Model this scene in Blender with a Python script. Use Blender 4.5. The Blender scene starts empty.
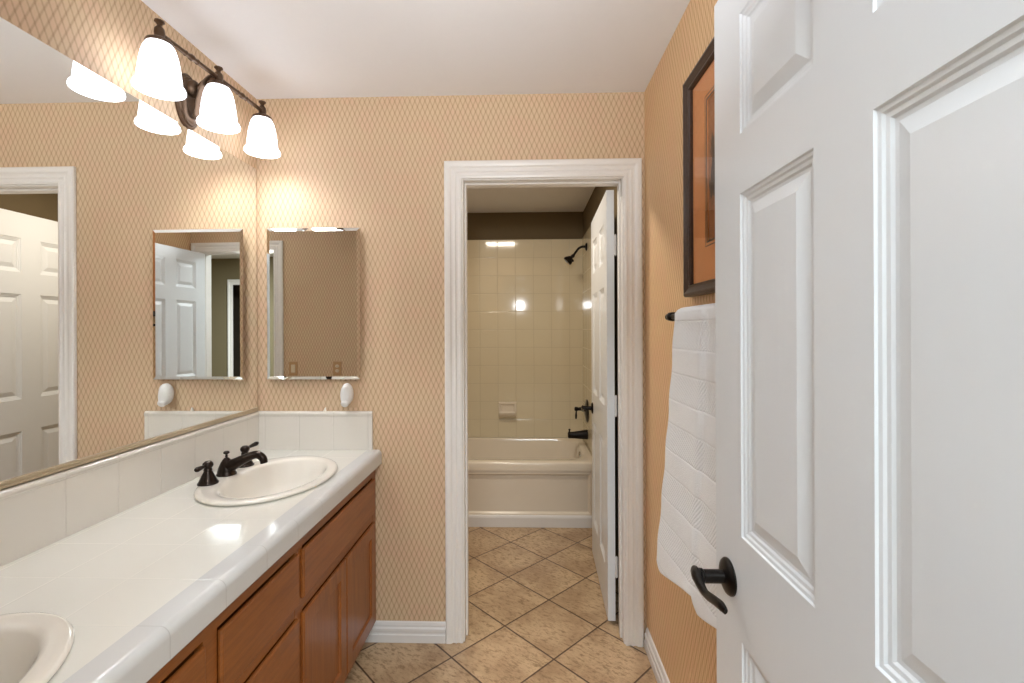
import bpy, bmesh, math, random
from mathutils import Vector, Matrix

random.seed(4)
SC = bpy.context.scene
COL = SC.collection
PI = math.pi

# ------------------------------------------------------------------ camera
cam_d = bpy.data.cameras.new('camera')
cam = bpy.data.objects.new('camera', cam_d)
COL.objects.link(cam)
cam_d.sensor_width = 36.0
cam_d.lens = 468.904 / 1024 * 36.0
cam_d.shift_y = -12.386 / 1024
cam_d.clip_start = 0.02
YAW, ROLL = 0.0297, -0.0038
cam.matrix_world = (Matrix.Translation((1.2085, -2.0863, 1.3953))
                    @ Matrix.Rotation(YAW, 4, 'Z') @ Matrix.Rotation(PI / 2, 4, 'X')
                    @ Matrix.Rotation(ROLL, 4, 'Z'))
SC.camera = cam

# ------------------------------------------------------------------ world, lights, exposure
world = bpy.data.worlds.new('world')
SC.world = world
world.use_nodes = True
world.node_tree.nodes['Background'].inputs[0].default_value = (0.8, 0.9, 1.0, 1)
world.node_tree.nodes['Background'].inputs[1].default_value = 0.25
SC.view_settings.view_transform = 'Standard'
SC.view_settings.look = 'None'
SC.view_settings.gamma = 1.0
SC.view_settings.use_curve_mapping = False
SC.view_settings.exposure = 1.46

SHADE_POWER = 1.35
BULB_POWER = 46.0          # strength of the glowing glass shades of the vanity light


def area(name, loc, target, size, power, colour, size_y=None):
    d = bpy.data.lights.new(name, 'AREA')
    d.energy = power
    d.color = colour
    d.size = size
    if size_y:
        d.shape = 'RECTANGLE'
        d.size_y = size_y
    o = bpy.data.objects.new(name, d)
    COL.objects.link(o)
    o.location = loc
    o.rotation_euler = (Vector(target) - Vector(loc)).to_track_quat('-Z', 'Y').to_euler()
    return o


fl = area('photo_flash', (1.10, -2.06, 1.80), (1.05, -1.15, 2.44), 0.10, 3.0, (0.94, 0.97, 1.0))
fl.data.spread = math.radians(95)
area('tub_ceiling_light', (0.92, 0.55, 2.40), (0.92, 0.55, 0.0), 0.34, 5.8, (1.0, 0.88, 0.72), 0.16)
area('bedroom_fill', (1.7, -3.1, 2.42), (1.7, -3.1, 0.0), 1.8, 52.0, (0.86, 0.95, 1.0), 0.8)  # unseen area lamp added as cool fill through the entry doorway

# ------------------------------------------------------------------ materials
MATS = {}


class NT:
    def __init__(self, name):
        m = bpy.data.materials.new(name)
        m.use_nodes = True
        self.m = m
        self.nt = m.node_tree
        self.p = self.nt.nodes['Principled BSDF']

    def n(self, t, **kw):
        nd = self.nt.nodes.new(t)
        for k, v in kw.items():
            setattr(nd, k, v)
        return nd

    def link(self, a, b):
        self.nt.links.new(a, b)

    def val(self, x, sock):
        if isinstance(x, (int, float)):
            sock.default_value = x
        elif isinstance(x, tuple):
            sock.default_value = x
        else:
            self.link(x, sock)

    def math(self, op, a, b=0.0, c=None, clamp=False):
        nd = self.n('ShaderNodeMath', operation=op, use_clamp=clamp)
        self.val(a, nd.inputs[0])
        self.val(b, nd.inputs[1])
        if c is not None:
            self.val(c, nd.inputs[2])
        return nd.outputs[0]

    def mix(self, f, a, b):
        nd = self.n('ShaderNodeMix', data_type='RGBA')
        self.val(f, nd.inputs['Factor'])
        self.val(a, nd.inputs[6])
        self.val(b, nd.inputs[7])
        return nd.outputs[2]

    def ramp(self, x, lo, hi):
        nd = self.n('ShaderNodeMapRange', interpolation_type='SMOOTHSTEP')
        self.val(x, nd.inputs[0])
        nd.inputs[1].default_value = lo
        nd.inputs[2].default_value = hi
        nd.inputs[3].default_value = 0
        nd.inputs[4].default_value = 1
        return nd.outputs[0]

    def xyz(self, scale=(1, 1, 1), rot=(0, 0, 0)):
        tc = self.n('ShaderNodeTexCoord')
        mp = self.n('ShaderNodeMapping')
        mp.inputs['Scale'].default_value = scale
        mp.inputs['Rotation'].default_value = rot
        self.link(tc.outputs['Object'], mp.inputs[0])
        return mp.outputs[0]

    def sep(self, v):
        nd = self.n('ShaderNodeSeparateXYZ')
        self.link(v, nd.inputs[0])
        return nd.outputs[0], nd.outputs[1], nd.outputs[2]

    def noise(self, vec, scale, detail=4, rough=0.5):
        nd = self.n('ShaderNodeTexNoise')
        self.link(vec, nd.inputs['Vector'])
        nd.inputs['Scale'].default_value = scale
        nd.inputs['Detail'].default_value = detail
        nd.inputs['Roughness'].default_value = rough
        return nd.outputs['Fac']

    def bump(self, h, strength, dist=0.002):
        nd = self.n('ShaderNodeBump')
        nd.inputs['Strength'].default_value = strength
        nd.inputs['Distance'].default_value = dist
        self.link(h, nd.inputs['Height'])
        self.link(nd.outputs[0], self.p.inputs['Normal'])

    def base(self, c):
        self.val(c, self.p.inputs['Base Color'])

    def rough(self, r):
        self.val(r, self.p.inputs['Roughness'])


def srgb(r, g, b):
    f = lambda v: (v / 255 / 12.92) if v / 255 <= 0.04045 else ((v / 255 + 0.055) / 1.055) ** 2.4
    return (f(r), f(g), f(b), 1.0)


def plain(name, rgb, rough=0.5, metal=0.0, var=0.06, nscale=30, bump=0.0, coat=0.0):
    t = NT(name)
    v = t.xyz()
    n = t.noise(v, nscale)
    c = srgb(*rgb)
    d = tuple(max(0, x * (1 - var)) for x in c[:3]) + (1,)
    e = tuple(min(1, x * (1 + var)) for x in c[:3]) + (1,)
    t.base(t.mix(n, d, e))
    t.rough(rough)
    t.p.inputs['Metallic'].default_value = metal
    if coat:
        t.p.inputs['Coat Weight'].default_value = coat
        t.p.inputs['Coat Roughness'].default_value = 0.1
    if bump:
        t.bump(n, bump, 0.001)
    return t.m


def wallpaper(name, cell, line, pink):
    t = NT(name)
    x, y, z = t.sep(t.xyz())
    u = t.math('DIVIDE', t.math('ADD', x, y), 0.0227)
    w = t.math('DIVIDE', z, 0.0520)
    a = t.math('ADD', u, w)
    b = t.math('SUBTRACT', u, w)
    la = t.math('PINGPONG', a, 0.5)
    lb = t.math('PINGPONG', b, 0.5)
    ma = t.math('SUBTRACT', 1.0, t.ramp(la, 0.0, 0.24))
    mb = t.math('SUBTRACT', 1.0, t.ramp(lb, 0.0, 0.24))
    m = t.math('MULTIPLY', t.math('ADD', ma, mb), 0.62, clamp=True)
    nz = t.noise(t.xyz(), 9.0, 3)
    basec = t.mix(t.ramp(nz, 0.4, 0.65), srgb(*cell), srgb(*pink))
    fine = t.noise(t.xyz(), 240.0, 2)
    m2 = t.math('MULTIPLY', m, t.math('ADD', t.math('MULTIPLY', fine, 0.8), 0.55), clamp=True)
    t.base(t.mix(m2, basec, srgb(*line)))
    t.rough(0.55)
    t.bump(m, 0.25, 0.001)
    return t.m


def tile(name, col, grout, px, py, ox, oy, axes, gw=0.012, var=0.03, rough=0.12, contrast=1.0, bevel=0.4):
    """square glazed tiles, grout lines every px / py metres along two object axes"""
    t = NT(name)
    s = t.sep(t.xyz())
    u = t.math('DIVIDE', t.math('SUBTRACT', s[axes[0]], ox), px)
    v = t.math('DIVIDE', t.math('SUBTRACT', s[axes[1]], oy), py)
    du = t.math('PINGPONG', u, 0.5)
    dv = t.math('PINGPONG', v, 0.5)
    d = t.math('MINIMUM', du, dv)
    g = t.math('SUBTRACT', 1.0, t.ramp(d, gw * 0.4, gw))
    n = t.noise(t.xyz(), 6.0, 3)
    c = srgb(*col)
    c2 = tuple(x * (1 - var) for x in c[:3]) + (1,)
    t.base(t.mix(t.math('MULTIPLY', g, contrast), t.mix(n, c2, c), srgb(*grout)))
    t.rough(t.math('ADD', t.math('MULTIPLY', g, 0.4), rough))
    h = t.math('ADD', t.ramp(d, 0.0, gw * 2.2), t.math('MULTIPLY', n, 0.10))
    t.bump(h, bevel, 0.002)
    return t.m


def floor_mat():
    t = NT('floor_travertine')
    x, y, z = t.sep(t.xyz())
    dx = t.math('SUBTRACT', x, 1.1042)
    dy = t.math('SUBTRACT', y, 0.1156)
    u = t.math('DIVIDE', t.math('ADD', dx, dy), 0.4342)
    v = t.math('DIVIDE', t.math('SUBTRACT', dx, dy), 0.4342)
    d = t.math('MINIMUM', t.math('PINGPONG', u, 0.5), t.math('PINGPONG', v, 0.5))
    g = t.math('SUBTRACT', 1.0, t.ramp(d, 0.009, 0.015))
    cx = t.n('ShaderNodeCombineXYZ')
    t.link(t.math('FLOOR', u), cx.inputs[0])
    t.link(t.math('FLOOR', v), cx.inputs[1])
    wn = t.n('ShaderNodeTexWhiteNoise', noise_dimensions='2D')
    t.link(cx.outputs[0], wn.inputs['Vector'])
    # each tile has its own piece of stone
    off = t.n('ShaderNodeVectorMath', operation='MULTIPLY_ADD')
    t.link(wn.outputs['Color'], off.inputs[0])
    off.inputs[1].default_value = (7, 7, 7)
    t.link(t.xyz((1.0, 1.0, 1), (0, 0, 0.6)), off.inputs[2])
    cloud = t.noise(off.outputs[0], 5.0, 5, 0.6)
    st = t.n('ShaderNodeVectorMath', operation='MULTIPLY')
    t.link(off.outputs[0], st.inputs[0])
    st.inputs[1].default_value = (1.0, 2.4, 1)
    pits = t.noise(st.outputs[0], 32.0, 6, 0.68)
    pm = t.ramp(pits, 0.49, 0.64)
    veins = t.noise(st.outputs[0], 11.0, 5, 0.7)
    vm = t.math('SUBTRACT', 1.0, t.ramp(t.math('ABSOLUTE', t.math('SUBTRACT', veins, 0.5)), 0.0, 0.03))
    c = t.mix(t.ramp(cloud, 0.3, 0.7), srgb(172, 142, 110), srgb(208, 180, 144))
    c = t.mix(t.math('MULTIPLY', pm, 0.75), c, srgb(130, 102, 72))
    c = t.mix(t.math('MULTIPLY', vm, 0.30), c, srgb(125, 95, 68))
    c = t.mix(t.math('MULTIPLY', wn.outputs['Value'], 0.16), c, srgb(150, 125, 95))
    t.base(t.mix(g, c, srgb(84, 60, 40)))
    t.rough(t.math('ADD', t.math('MULTIPLY', pm, 0.2), 0.32))
    h = t.math('SUBTRACT', t.ramp(d, 0.002, 0.018), t.math('MULTIPLY', pm, 0.25))
    t.bump(h, 0.35, 0.003)
    return t.m


def wood_mat(name, dark, light, axis):
    t = NT(name)
    sc = [16, 16, 16]
    sc[axis] = 1.1
    v = t.xyz(tuple(sc))
    n1 = t.noise(v, 3.0, 6, 0.6)
    v2 = t.xyz(tuple(s * 5 for s in sc))
    n2 = t.noise(v2, 5.0, 3, 0.6)
    f = t.math('ADD', t.math('MULTIPLY', n1, 0.75), t.math('MULTIPLY', n2, 0.3))
    t.base(t.mix(t.ramp(f, 0.3, 0.78), srgb(*dark), srgb(*light)))
    t.rough(0.34)
    t.p.inputs['Coat Weight'].default_value = 0.25
    t.p.inputs['Coat Roughness'].default_value = 0.2
    t.bump(n2, 0.08, 0.001)
    return t.m


def grain_paint(name, rgb, rough=0.34):
    """painted moulded door skin with a pressed wood grain"""
    t = NT(name)
    v = t.xyz((22, 22, 1.6))
    n = t.noise(v, 3.0, 4, 0.55)
    w = t.n('ShaderNodeTexWave', wave_type='RINGS', rings_direction='SPHERICAL')
    w.inputs['Scale'].default_value = 1.4
    w.inputs['Distortion'].default_value = 5.0
    w.inputs['Detail'].default_value = 3.0
    w.inputs['Detail Scale'].default_value = 1.2
    t.link(t.xyz((5, 5, 0.9)), w.inputs['Vector'])
    h = t.math('ADD', t.math('MULTIPLY', n, 0.6), t.math('MULTIPLY', w.outputs['Fac'], 0.22))
    t.base(srgb(*rgb))
    t.rough(rough)
    t.bump(h, 0.32, 0.0015)
    return t.m


def glow(name, rgb, s):
    t = NT(name)
    t.base(srgb(245, 242, 235))
    lw = t.n('ShaderNodeNewGeometry')
    t.p.inputs['Emission Color'].default_value = rgb
    t.p.inputs['Emission Strength'].default_value = s
    t.rough(0.3)
    return t.m


def mirror_mat():
    t = NT('mirror_silver')
    n = t.noise(t.xyz(), 3.0, 1)
    t.base(t.mix(n, (0.90, 0.905, 0.885, 1), (0.915, 0.92, 0.90, 1)))
    t.p.inputs['Metallic'].default_value = 1.0
    t.rough(0.0)
    return t.m


def towel_mat():
    t = NT('towel_cotton')
    x, y, z = t.sep(t.xyz())
    bz = t.math('PINGPONG', t.math('DIVIDE', z, 0.145), 0.5)
    band = t.ramp(bz, 0.22, 0.26)
    sy = t.math('SINE', t.math('MULTIPLY', y, 620.0))
    sz = t.math('SINE', t.math('MULTIPLY', z, 520.0))
    dots = t.math('MULTIPLY', t.math('MULTIPLY', sy, sz), band)
    edge = t.math('SUBTRACT', 1.0, t.ramp(t.math('ABSOLUTE', t.math('SUBTRACT', bz, 0.24)), 0.0, 0.03))
    fl = t.noise(t.xyz(), 420.0, 3)
    h = t.math('ADD', t.math('MULTIPLY', dots, 0.8), t.math('ADD', fl, t.math('MULTIPLY', edge, -0.9)))
    t.base(t.mix(fl, srgb(238, 241, 245), srgb(248, 250, 253)))
    t.rough(0.95)
    t.p.inputs['Sheen Weight'].default_value = 0.3
    t.bump(h, 0.6, 0.003)
    return t.m


def print_mat():
    t = NT('art_print')
    x, y, z = t.sep(t.xyz())
    n = t.noise(t.xyz(), 14.0, 5, 0.6)
    c = t.mix(n, srgb(128, 76, 42), srgb(176, 112, 64))
    v = t.xyz((1, 3.2, 1.1))
    n2 = t.noise(v, 5.0, 4, 0.6)
    t.base(t.mix(t.ramp(n2, 0.52, 0.60), c, srgb(58, 40, 30)))
    t.rough(0.6)
    return t.m


M = {}
M['paper'] = wallpaper('wallpaper_lattice', (216, 191, 157), (180, 148, 116), (218, 187, 156))
M['paper_side'] = wallpaper('wallpaper_lattice_side', (232, 198, 152), (196, 150, 102), (233, 194, 152))
M['ceiling'] = plain('ceiling_paint', (237, 236, 237), 0.9, var=0.01, nscale=60, bump=0.05)
M['trim'] = plain('trim_white_paint', (240, 237, 233), 0.35, var=0.01)
M['base'] = plain('baseboard_white_paint', (230, 228, 226), 0.35, var=0.01)
M['door'] = grain_paint('door_white_paint', (234, 239, 244), 0.28)
M['olive'] = plain('olive_wall_paint', (102, 88, 62), 0.8, var=0.03, nscale=50)
M['hall'] = plain('bedroom_wall_paint', (124, 113, 86), 0.8, var=0.03, nscale=50)
M['dark'] = plain('closet_dark_paint', (60, 52, 38), 0.8)
M['carpet'] = plain('bedroom_carpet', (150, 135, 115), 0.95, var=0.1, nscale=200, bump=0.3)
M['floor'] = floor_mat()
M['counter'] = tile('counter_tile', (229, 226, 216), (206, 201, 189), 0.1595, 0.1595, 0.026, -0.934, (0, 1), gw=0.010, contrast=0.7, bevel=0.15)
M['counter_edge_shaded'] = tile('counter_edge_tile_shaded', (210, 209, 206), (180, 178, 174), 40.0, 0.1595, -17.0, -0.934, (0, 1), gw=0.010, bevel=0.15)  # same tile as the counter, colour darkened for shade on the front face
M['splash_l'] = tile('backsplash_tile', (228, 222, 212), (208, 201, 190), 0.1595, 0.160, -0.900, 1.0145, (1, 2), gw=0.012, contrast=0.8)
M['splash_b'] = tile('sidesplash_tile', (228, 222, 212), (208, 201, 190), 0.156, 0.160, 0.190, 1.0145, (0, 2), gw=0.012, contrast=0.8)
M['tubtile_b'] = tile('tub_wall_tile', (224, 214, 188), (192, 181, 154), 0.1566, 0.1566, 0.962, 0.452, (0, 2), gw=0.014, rough=0.08, contrast=0.8, bevel=0.5)
M['tubtile_r'] = tile('tub_wall_tile_side', (224, 214, 188), (192, 181, 154), 0.1566, 0.1566, 1.99, 0.452, (1, 2), gw=0.014, rough=0.08, contrast=0.8, bevel=0.5)
M['wood_y'] = wood_mat('maple_rail', (120, 66, 26), (152, 88, 36), 1)
M['wood_z'] = wood_mat('maple_stile', (120, 66, 26), (152, 88, 36), 2)
M['toekick'] = plain('toe_kick_wood', (70, 40, 20), 0.6)
M['porcelain'] = plain('porcelain', (232, 225, 213), 0.08, var=0.005, coat=0.3)
M['tub'] = plain('tub_enamel', (230, 220, 204), 0.12, var=0.01, coat=0.3)
M['bronze'] = plain('oiled_bronze', (46, 36, 30), 0.32, metal=0.75, var=0.25, nscale=60)
M['bronze_l'] = plain('brushed_bronze', (98, 78, 62), 0.36, metal=0.7, var=0.15, nscale=60)
M['black'] = plain('black_bronze', (26, 22, 20), 0.3, metal=0.6, var=0.2)
M['chrome'] = plain('chrome', (205, 200, 190), 0.08, metal=1.0, var=0.02)
M['channel'] = plain('mirror_channel', (188, 170, 142), 0.35, metal=0.25, var=0.05)
M['mirror'] = mirror_mat()
M['shade'] = glow('lit_opal_glass', (0.90, 0.955, 1.06, 1), SHADE_POWER)
M['bulb'] = glow('lit_bulb', (0.90, 0.955, 1.06, 1), BULB_POWER)
M['plastic'] = plain('white_plastic', (236, 234, 232), 0.3, var=0.01)
M['ivory'] = plain('ivory_plastic', (222, 208, 178), 0.35, var=0.01)
M['slot'] = plain('slot_dark', (70, 62, 52), 0.5)
M['frame'] = plain('dark_walnut_frame', (58, 38, 26), 0.4, var=0.35, nscale=70, coat=0.2)
M['frame_in'] = plain('frame_inner_lip', (40, 30, 24), 0.4)
M['mat'] = plain('terracotta_mat', (214, 142, 84), 0.75, var=0.08, nscale=18)
M['print'] = print_mat()
M['towel'] = towel_mat()
M['caulk'] = plain('white_caulk', (238, 232, 220), 0.6)
M['backing'] = plain('mirror_backing', (120, 100, 74), 0.7)
_g = NT('picture_glass')
_tr = _g.n('ShaderNodeBsdfTransparent')
_gl = _g.n('ShaderNodeBsdfGlossy')
_gl.inputs['Roughness'].default_value = 0.01
_lw = _g.n('ShaderNodeLayerWeight')
_fr = _g.math('ADD', _g.math('MULTIPLY', _g.math('POWER', _lw.outputs['Facing'], 5.0), 0.48), 0.02)
_mx = _g.n('ShaderNodeMixShader')
_g.link(_fr, _mx.inputs[0])
_g.link(_tr.outputs[0], _mx.inputs[1])
_g.link(_gl.outputs[0], _mx.inputs[2])
_g.link(_mx.outputs[0], _g.nt.nodes['Material Output'].inputs['Surface'])
M['glass'] = _g.m


# ------------------------------------------------------------------ mesh helpers
def box(bm, x0, x1, y0, y1, z0, z1):
    v = [bm.verts.new(p) for p in ((x0, y0, z0), (x1, y0, z0), (x1, y1, z0), (x0, y1, z0),
                                   (x0, y0, z1), (x1, y0, z1), (x1, y1, z1), (x0, y1, z1))]
    for f in ((3, 2, 1, 0), (4, 5, 6, 7), (0, 1, 5, 4), (1, 2, 6, 5), (2, 3, 7, 6), (3, 0, 4, 7)):
        bm.faces.new([v[i] for i in f])


def rings(bm, loops, close=True, cap0=True, cap1=True):
    """skin a list of equal-length vertex loops"""
    vs = [[bm.verts.new(p) for p in lp] for lp in loops]
    n = len(vs[0])
    for a, b in zip(vs, vs[1:]):
        for i in range(n if close else n - 1):
            j = (i + 1) % n
            bm.faces.new((a[i], a[j], b[j], b[i]))
    if cap0 and close:
        bm.faces.new(list(reversed(vs[0])))
    if cap1 and close:
        bm.faces.new(vs[-1])
    return vs


def basis(d):
    d = Vector(d).normalized()
    up = Vector((0, 0, 1)) if abs(d.z) < 0.9 else Vector((1, 0, 0))
    a = d.cross(up).normalized()
    b = d.cross(a).normalized()
    return a, b


def tube(bm, pts, radii, seg=14, flat=None):
    """swept tube through pts; flat = (ra, rb) scale of the two cross axes"""
    pts = [Vector(p) for p in pts]
    if isinstance(radii, (int, float)):
        radii = [radii] * len(pts)
    fa, fb = flat or (1, 1)
    loops = []
    pa = None
    for i, p in enumerate(pts):
        d = (pts[min(i + 1, len(pts) - 1)] - pts[max(i - 1, 0)]).normalized()
        if pa is None:
            a, b = basis(d)
        else:
            a = (pa - d * pa.dot(d)).normalized()
            b = d.cross(a).normalized()
        pa = a
        r = radii[i]
        loops.append([p + a * (math.cos(t) * r * fa) + b * (math.sin(t) * r * fb)
                      for t in (2 * PI * k / seg for k in range(seg))])
    rings(bm, loops)


def smooth_pts(pts, radii, n=6):
    """Catmull-Rom resample of a path and its radii"""
    P = [Vector(p) for p in pts]
    out, ro = [], []
    for i in range(len(P) - 1):
        p0, p1, p2, p3 = P[max(i - 1, 0)], P[i], P[i + 1], P[min(i + 2, len(P) - 1)]
        for k in range(n):
            t = k / n
            out.append(0.5 * ((2 * p1) + (p2 - p0) * t + (2 * p0 - 5 * p1 + 4 * p2 - p3) * t * t
                              + (3 * p1 - p0 - 3 * p2 + p3) * t ** 3))
            ro.append(radii[i] + (radii[i + 1] - radii[i]) * t)
    out.append(P[-1])
    ro.append(radii[-1])
    return out, ro


def lathe(bm, prof, origin=(0, 0, 0), axis=(0, 0, 1), seg=28, sx=1.0, sy=1.0):
    """prof: list of (radius, height) along axis"""
    d = Vector(axis).normalized()
    if abs(d.z) > 0.99:
        a, b = Vector((1, 0, 0)), Vector((0, 1, 0)) * (1 if d.z > 0 else -1)
    else:
        a = Vector((0, 0, 1)).cross(d).normalized()
        b = d.cross(a).normalized()
    o = Vector(origin)
    loops = [[o + d * h + a * (math.cos(t) * r * sx) + b * (math.sin(t) * r * sy)
              for t in (2 * PI * k / seg for k in range(seg))] for r, h in prof]
    rings(bm, loops)


def prism(bm, prof, p0, p1, ax_u, ax_v):
    """extrude a 2-D profile (u, v) from p0 to p1"""
    u, v = Vector(ax_u), Vector(ax_v)
    loops = [[Vector(p) + u * a + v * b for a, b in prof] for p in (p0, p1)]
    rings(bm, loops)


def obj(name, bm, mat, parent=None, smooth=False, bevel=0.0, seg=2, angle=35):
    bmesh.ops.recalc_face_normals(bm, faces=bm.faces)
    me = bpy.data.meshes.new(name)
    bm.to_mesh(me)
    bm.free()
    o = bpy.data.objects.new(name, me)
    COL.objects.link(o)
    for mm in (mat if isinstance(mat, (list, tuple)) else [mat]):
        me.materials.append(mm)
    if smooth:
        for p in me.polygons:
            p.use_smooth = True
        try:
            me.set_sharp_from_angle(angle=math.radians(angle))
        except Exception:
            pass
    if bevel:
        b = o.modifiers.new('bevel', 'BEVEL')
        b.width = bevel
        b.segments = seg
        b.limit_method = 'ANGLE'
        b.angle_limit = math.radians(40)
    if parent:
        o.parent = parent
        o.matrix_parent_inverse = Matrix.Translation(-parent.location)
    return o


def new():
    return bmesh.new()


def tag(o, label=None, cat=None, group=None, kind=None):
    if label:
        o['label'] = label
    if cat:
        o['category'] = cat
    if group:
        o['group'] = group
    if kind:
        o['kind'] = kind
    return o


def thing(name, label, cat, loc=(0, 0, 0), group=None, kind=None):
    o = bpy.data.objects.new(name, None)
    o.empty_display_size = 0.05
    COL.objects.link(o)
    o.location = loc
    return tag(o, label, cat, group, kind)


def struct(name, bm, mat, label, cat, **kw):
    return tag(obj(name, bm, mat, **kw), label, cat, kind='structure')


# ------------------------------------------------------------------ room shell
W = 1.7355          # room width
H = 2.44
EY = -1.89          # inner face of the entry wall
TW = 0.12           # wall thickness

b = new(); box(b, -0.2, 1.9, EY - TW, 2.2, -0.08, 0.0)
struct('floor', b, M['floor'], 'diagonal tan travertine tile floor', 'floor')
b = new(); box(b, -1.6, 4.6, -6.2, EY - TW, -0.08, 0.0)
struct('floor_bedroom', b, M['carpet'], 'carpet of the room behind the entry doorway', 'floor')
b = new(); box(b, -0.12, W + 0.12, EY - TW, TW, H, H + 0.08)
struct('ceiling', b, M['ceiling'], 'plain off-white ceiling over the vanity', 'ceiling')
b = new(); box(b, 0.0, 1.9, TW, 2.2, 2.415, H + 0.08)
struct('ceiling_tub', b, M['ceiling'], 'small tan-lit ceiling above the bathtub', 'ceiling')
b = new(); box(b, -1.6, 4.6, -6.2, EY - TW, H, H + 0.08)
struct('ceiling_bedroom', b, M['ceiling'], 'ceiling of the room behind the entry doorway', 'ceiling')

b = new(); box(b, -0.12, -0.005, EY - TW, TW, 0, H)
struct('wall_left', b, M['paper'], 'diamond-papered wall carrying the big vanity mirror', 'wall')
b = new(); box(b, W, W + 0.12, EY - TW, TW, 0, H)
struct('wall_right', b, M['paper_side'], 'tan papered wall with the framed picture and towel', 'wall')

JL, JR, JH = 0.931, 1.637, 2.060      # jamb faces of the tub doorway
b = new()
box(b, -0.005, JL - 0.012, 0.0, TW, 0, H)
box(b, JR + 0.012, W, 0.0, TW, 0, H)
box(b, JL - 0.012, JR + 0.012, 0.0, TW, JH + 0.012, H)
struct('wall_back', b, M['paper'], 'diamond-papered wall around the tub doorway', 'wall')

EL, ER, EH = 0.867, 1.634, 2.062      # jamb faces of the entry doorway
b = new()
box(b, -0.005, EL - 0.012, EY - TW + 0.001, EY, 0, H)
box(b, ER + 0.012, W, EY - TW + 0.001, EY, 0, H)
box(b, EL - 0.012, ER + 0.012, EY - TW + 0.001, EY, EH + 0.012, H)
struct('wall_entry', b, M['paper'], 'papered wall with switch seen in the cabinet mirror', 'wall')

# tub room
b = new(); box(b, 0.0, 1.82, 2.01, 2.13, 0, H); struct('wall_tub_rear', b, M['olive'], 'dark olive wall strip above the rear tub tile', 'wall')
b = new(); box(b, 1.71, 1.83, TW, 2.01, 0, H); struct('wall_tub_right', b, M['olive'], 'olive wall behind the open tub-room door', 'wall')
b = new(); box(b, 0.0, 0.12, TW, 2.01, 0, H); struct('wall_tub_left', b, M['olive'], 'olive wall at the far left end of the tub room', 'wall')
b = new(); box(b, 0.13, 1.70, 2.0, 2.01, 0.43, 2.176)
struct('trim_tile_rear', b, M['tubtile_b'], 'cream square wall tile behind the bathtub', 'wall tile')
b = new(); box(b, 1.70, 1.71, 1.20, 2.01, 0.43, 2.176)
struct('trim_tile_side', b, M['tubtile_r'], 'cream wall tile beside the shower head', 'wall tile')

# room behind the camera (seen only through the cabinet mirror)
BY = -4.6
b = new()
box(b, -1.6, 2.40, BY - 0.12, BY, 0, H)
box(b, 3.28, 4.6, BY - 0.12, BY, 0, H)
box(b, 2.40, 3.28, BY - 0.12, BY, 2.06, H)
struct('wall_bedroom_rear', b, M['hall'], 'olive bedroom wall reflected in the cabinet mirror', 'wall')
b = new(); box(b, -1.72, -1.6, -6.2, EY - TW, 0, H); struct('wall_bedroom_left', b, M['hall'], 'left end wall of the room behind the entry', 'wall')
b = new(); box(b, 4.6, 4.72, -6.2, EY - TW, 0, H); struct('wall_bedroom_right', b, M['hall'], 'right end wall of the room behind the entry', 'wall')
b = new()
box(b, -1.6, -0.12, EY - TW, EY - TW + 0.1, 0, H)
box(b, W + 0.12, 4.6, EY - TW, EY - TW + 0.1, 0, H)
struct('wall_bedroom_front', b, M['hall'], 'bedroom side of the entry doorway wall', 'wall')
b = new()
box(b, 2.3, 2.4, -6.1, BY - 0.12, 0, H); box(b, 3.5, 3.6, -6.1, BY - 0.12, 0, H); box(b, 2.3, 3.6, -6.2, -6.1, 0, H)
struct('wall_closet', b, M['dark'], 'dark closet walls beyond the reflected far doorway', 'wall')

# ------------------------------------------------------------------ casings
CAS = [(0, 0), (0.0, 0.010), (0.010, 0.012), (0.016, 0.009), (0.024, 0.009), (0.030, 0.013), (0.038, 0.010),
       (0.046, 0.010), (0.052, 0.016), (0.060, 0.018), (0.072, 0.018), (0.078, 0.013), (0.078, 0.0)]   # u: inner->outer, v: out of the wall


def casing_frame(xl, xr, zh, y, side, cw=0.078, skip_right=False):
    """mitred three-sided casing: inner edges at xl, xr, zh on wall plane y, facing side (-1 = towards -y)"""
    bm = new()
    s = cw / 0.078
    lo, li, ri, ro = [], [], [], []
    for u, v in CAS:
        yy = y + side * v
        lo.append((xl - u * s, yy, 0.0)); li.append((xl - u * s, yy, zh + u * s))
        ri.append((xr + u * s, yy, zh + u * s)); ro.append((xr + u * s, yy, 0.0))
    rings(bm, [lo, li, ri, ro])
    return bm


def jamb_frame(xl, xr, zh, y0, y1, stop_y, t=0.012, stop=0.008):
    bm = new()
    box(bm, xl - t, xl, y0, y1, 0, zh + t)
    box(bm, xr, xr + t, y0, y1, 0, zh + t)
    box(bm, xl, xr, y0, y1, zh, zh + t)
    box(bm, xl, xl + stop, stop_y - 0.035, stop_y, 0, zh - stop)
    box(bm, xr - stop, xr, stop_y - 0.035, stop_y, 0, zh - stop)
    box(bm, xl, xr, stop_y - 0.035, stop_y, zh - stop, zh)
    return bm


tf = thing('trim_1', 'white moulded casing around the tub doorway', 'door frame', (1.28, 0, 0), kind='structure')
obj('casing', casing_frame(JL - 0.006, JR + 0.006, JH + 0.006, 0.0, -1), M['trim'], tf, bevel=0.0015)
obj('jamb', jamb_frame(JL, JR, JH, 0.0005, TW - 0.002, 0.078), M['trim'], tf, bevel=0.0015)

te = thing('trim_2', 'white casing of the entry doorway seen in the cabinet mirror', 'door frame', (1.25, EY, 0), kind='structure')
obj('casing', casing_frame(EL - 0.006, ER + 0.006, EH + 0.006, EY, 1), M['trim'], te, bevel=0.0015)
obj('casing', casing_frame(EL - 0.006, ER + 0.006, EH + 0.006, EY - TW, -1), M['trim'], te, bevel=0.0015)
obj('jamb', jamb_frame(EL, ER, EH, EY - TW + 0.002, EY - 0.002, EY - 0.045), M['trim'], te, bevel=0.0015)

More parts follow.
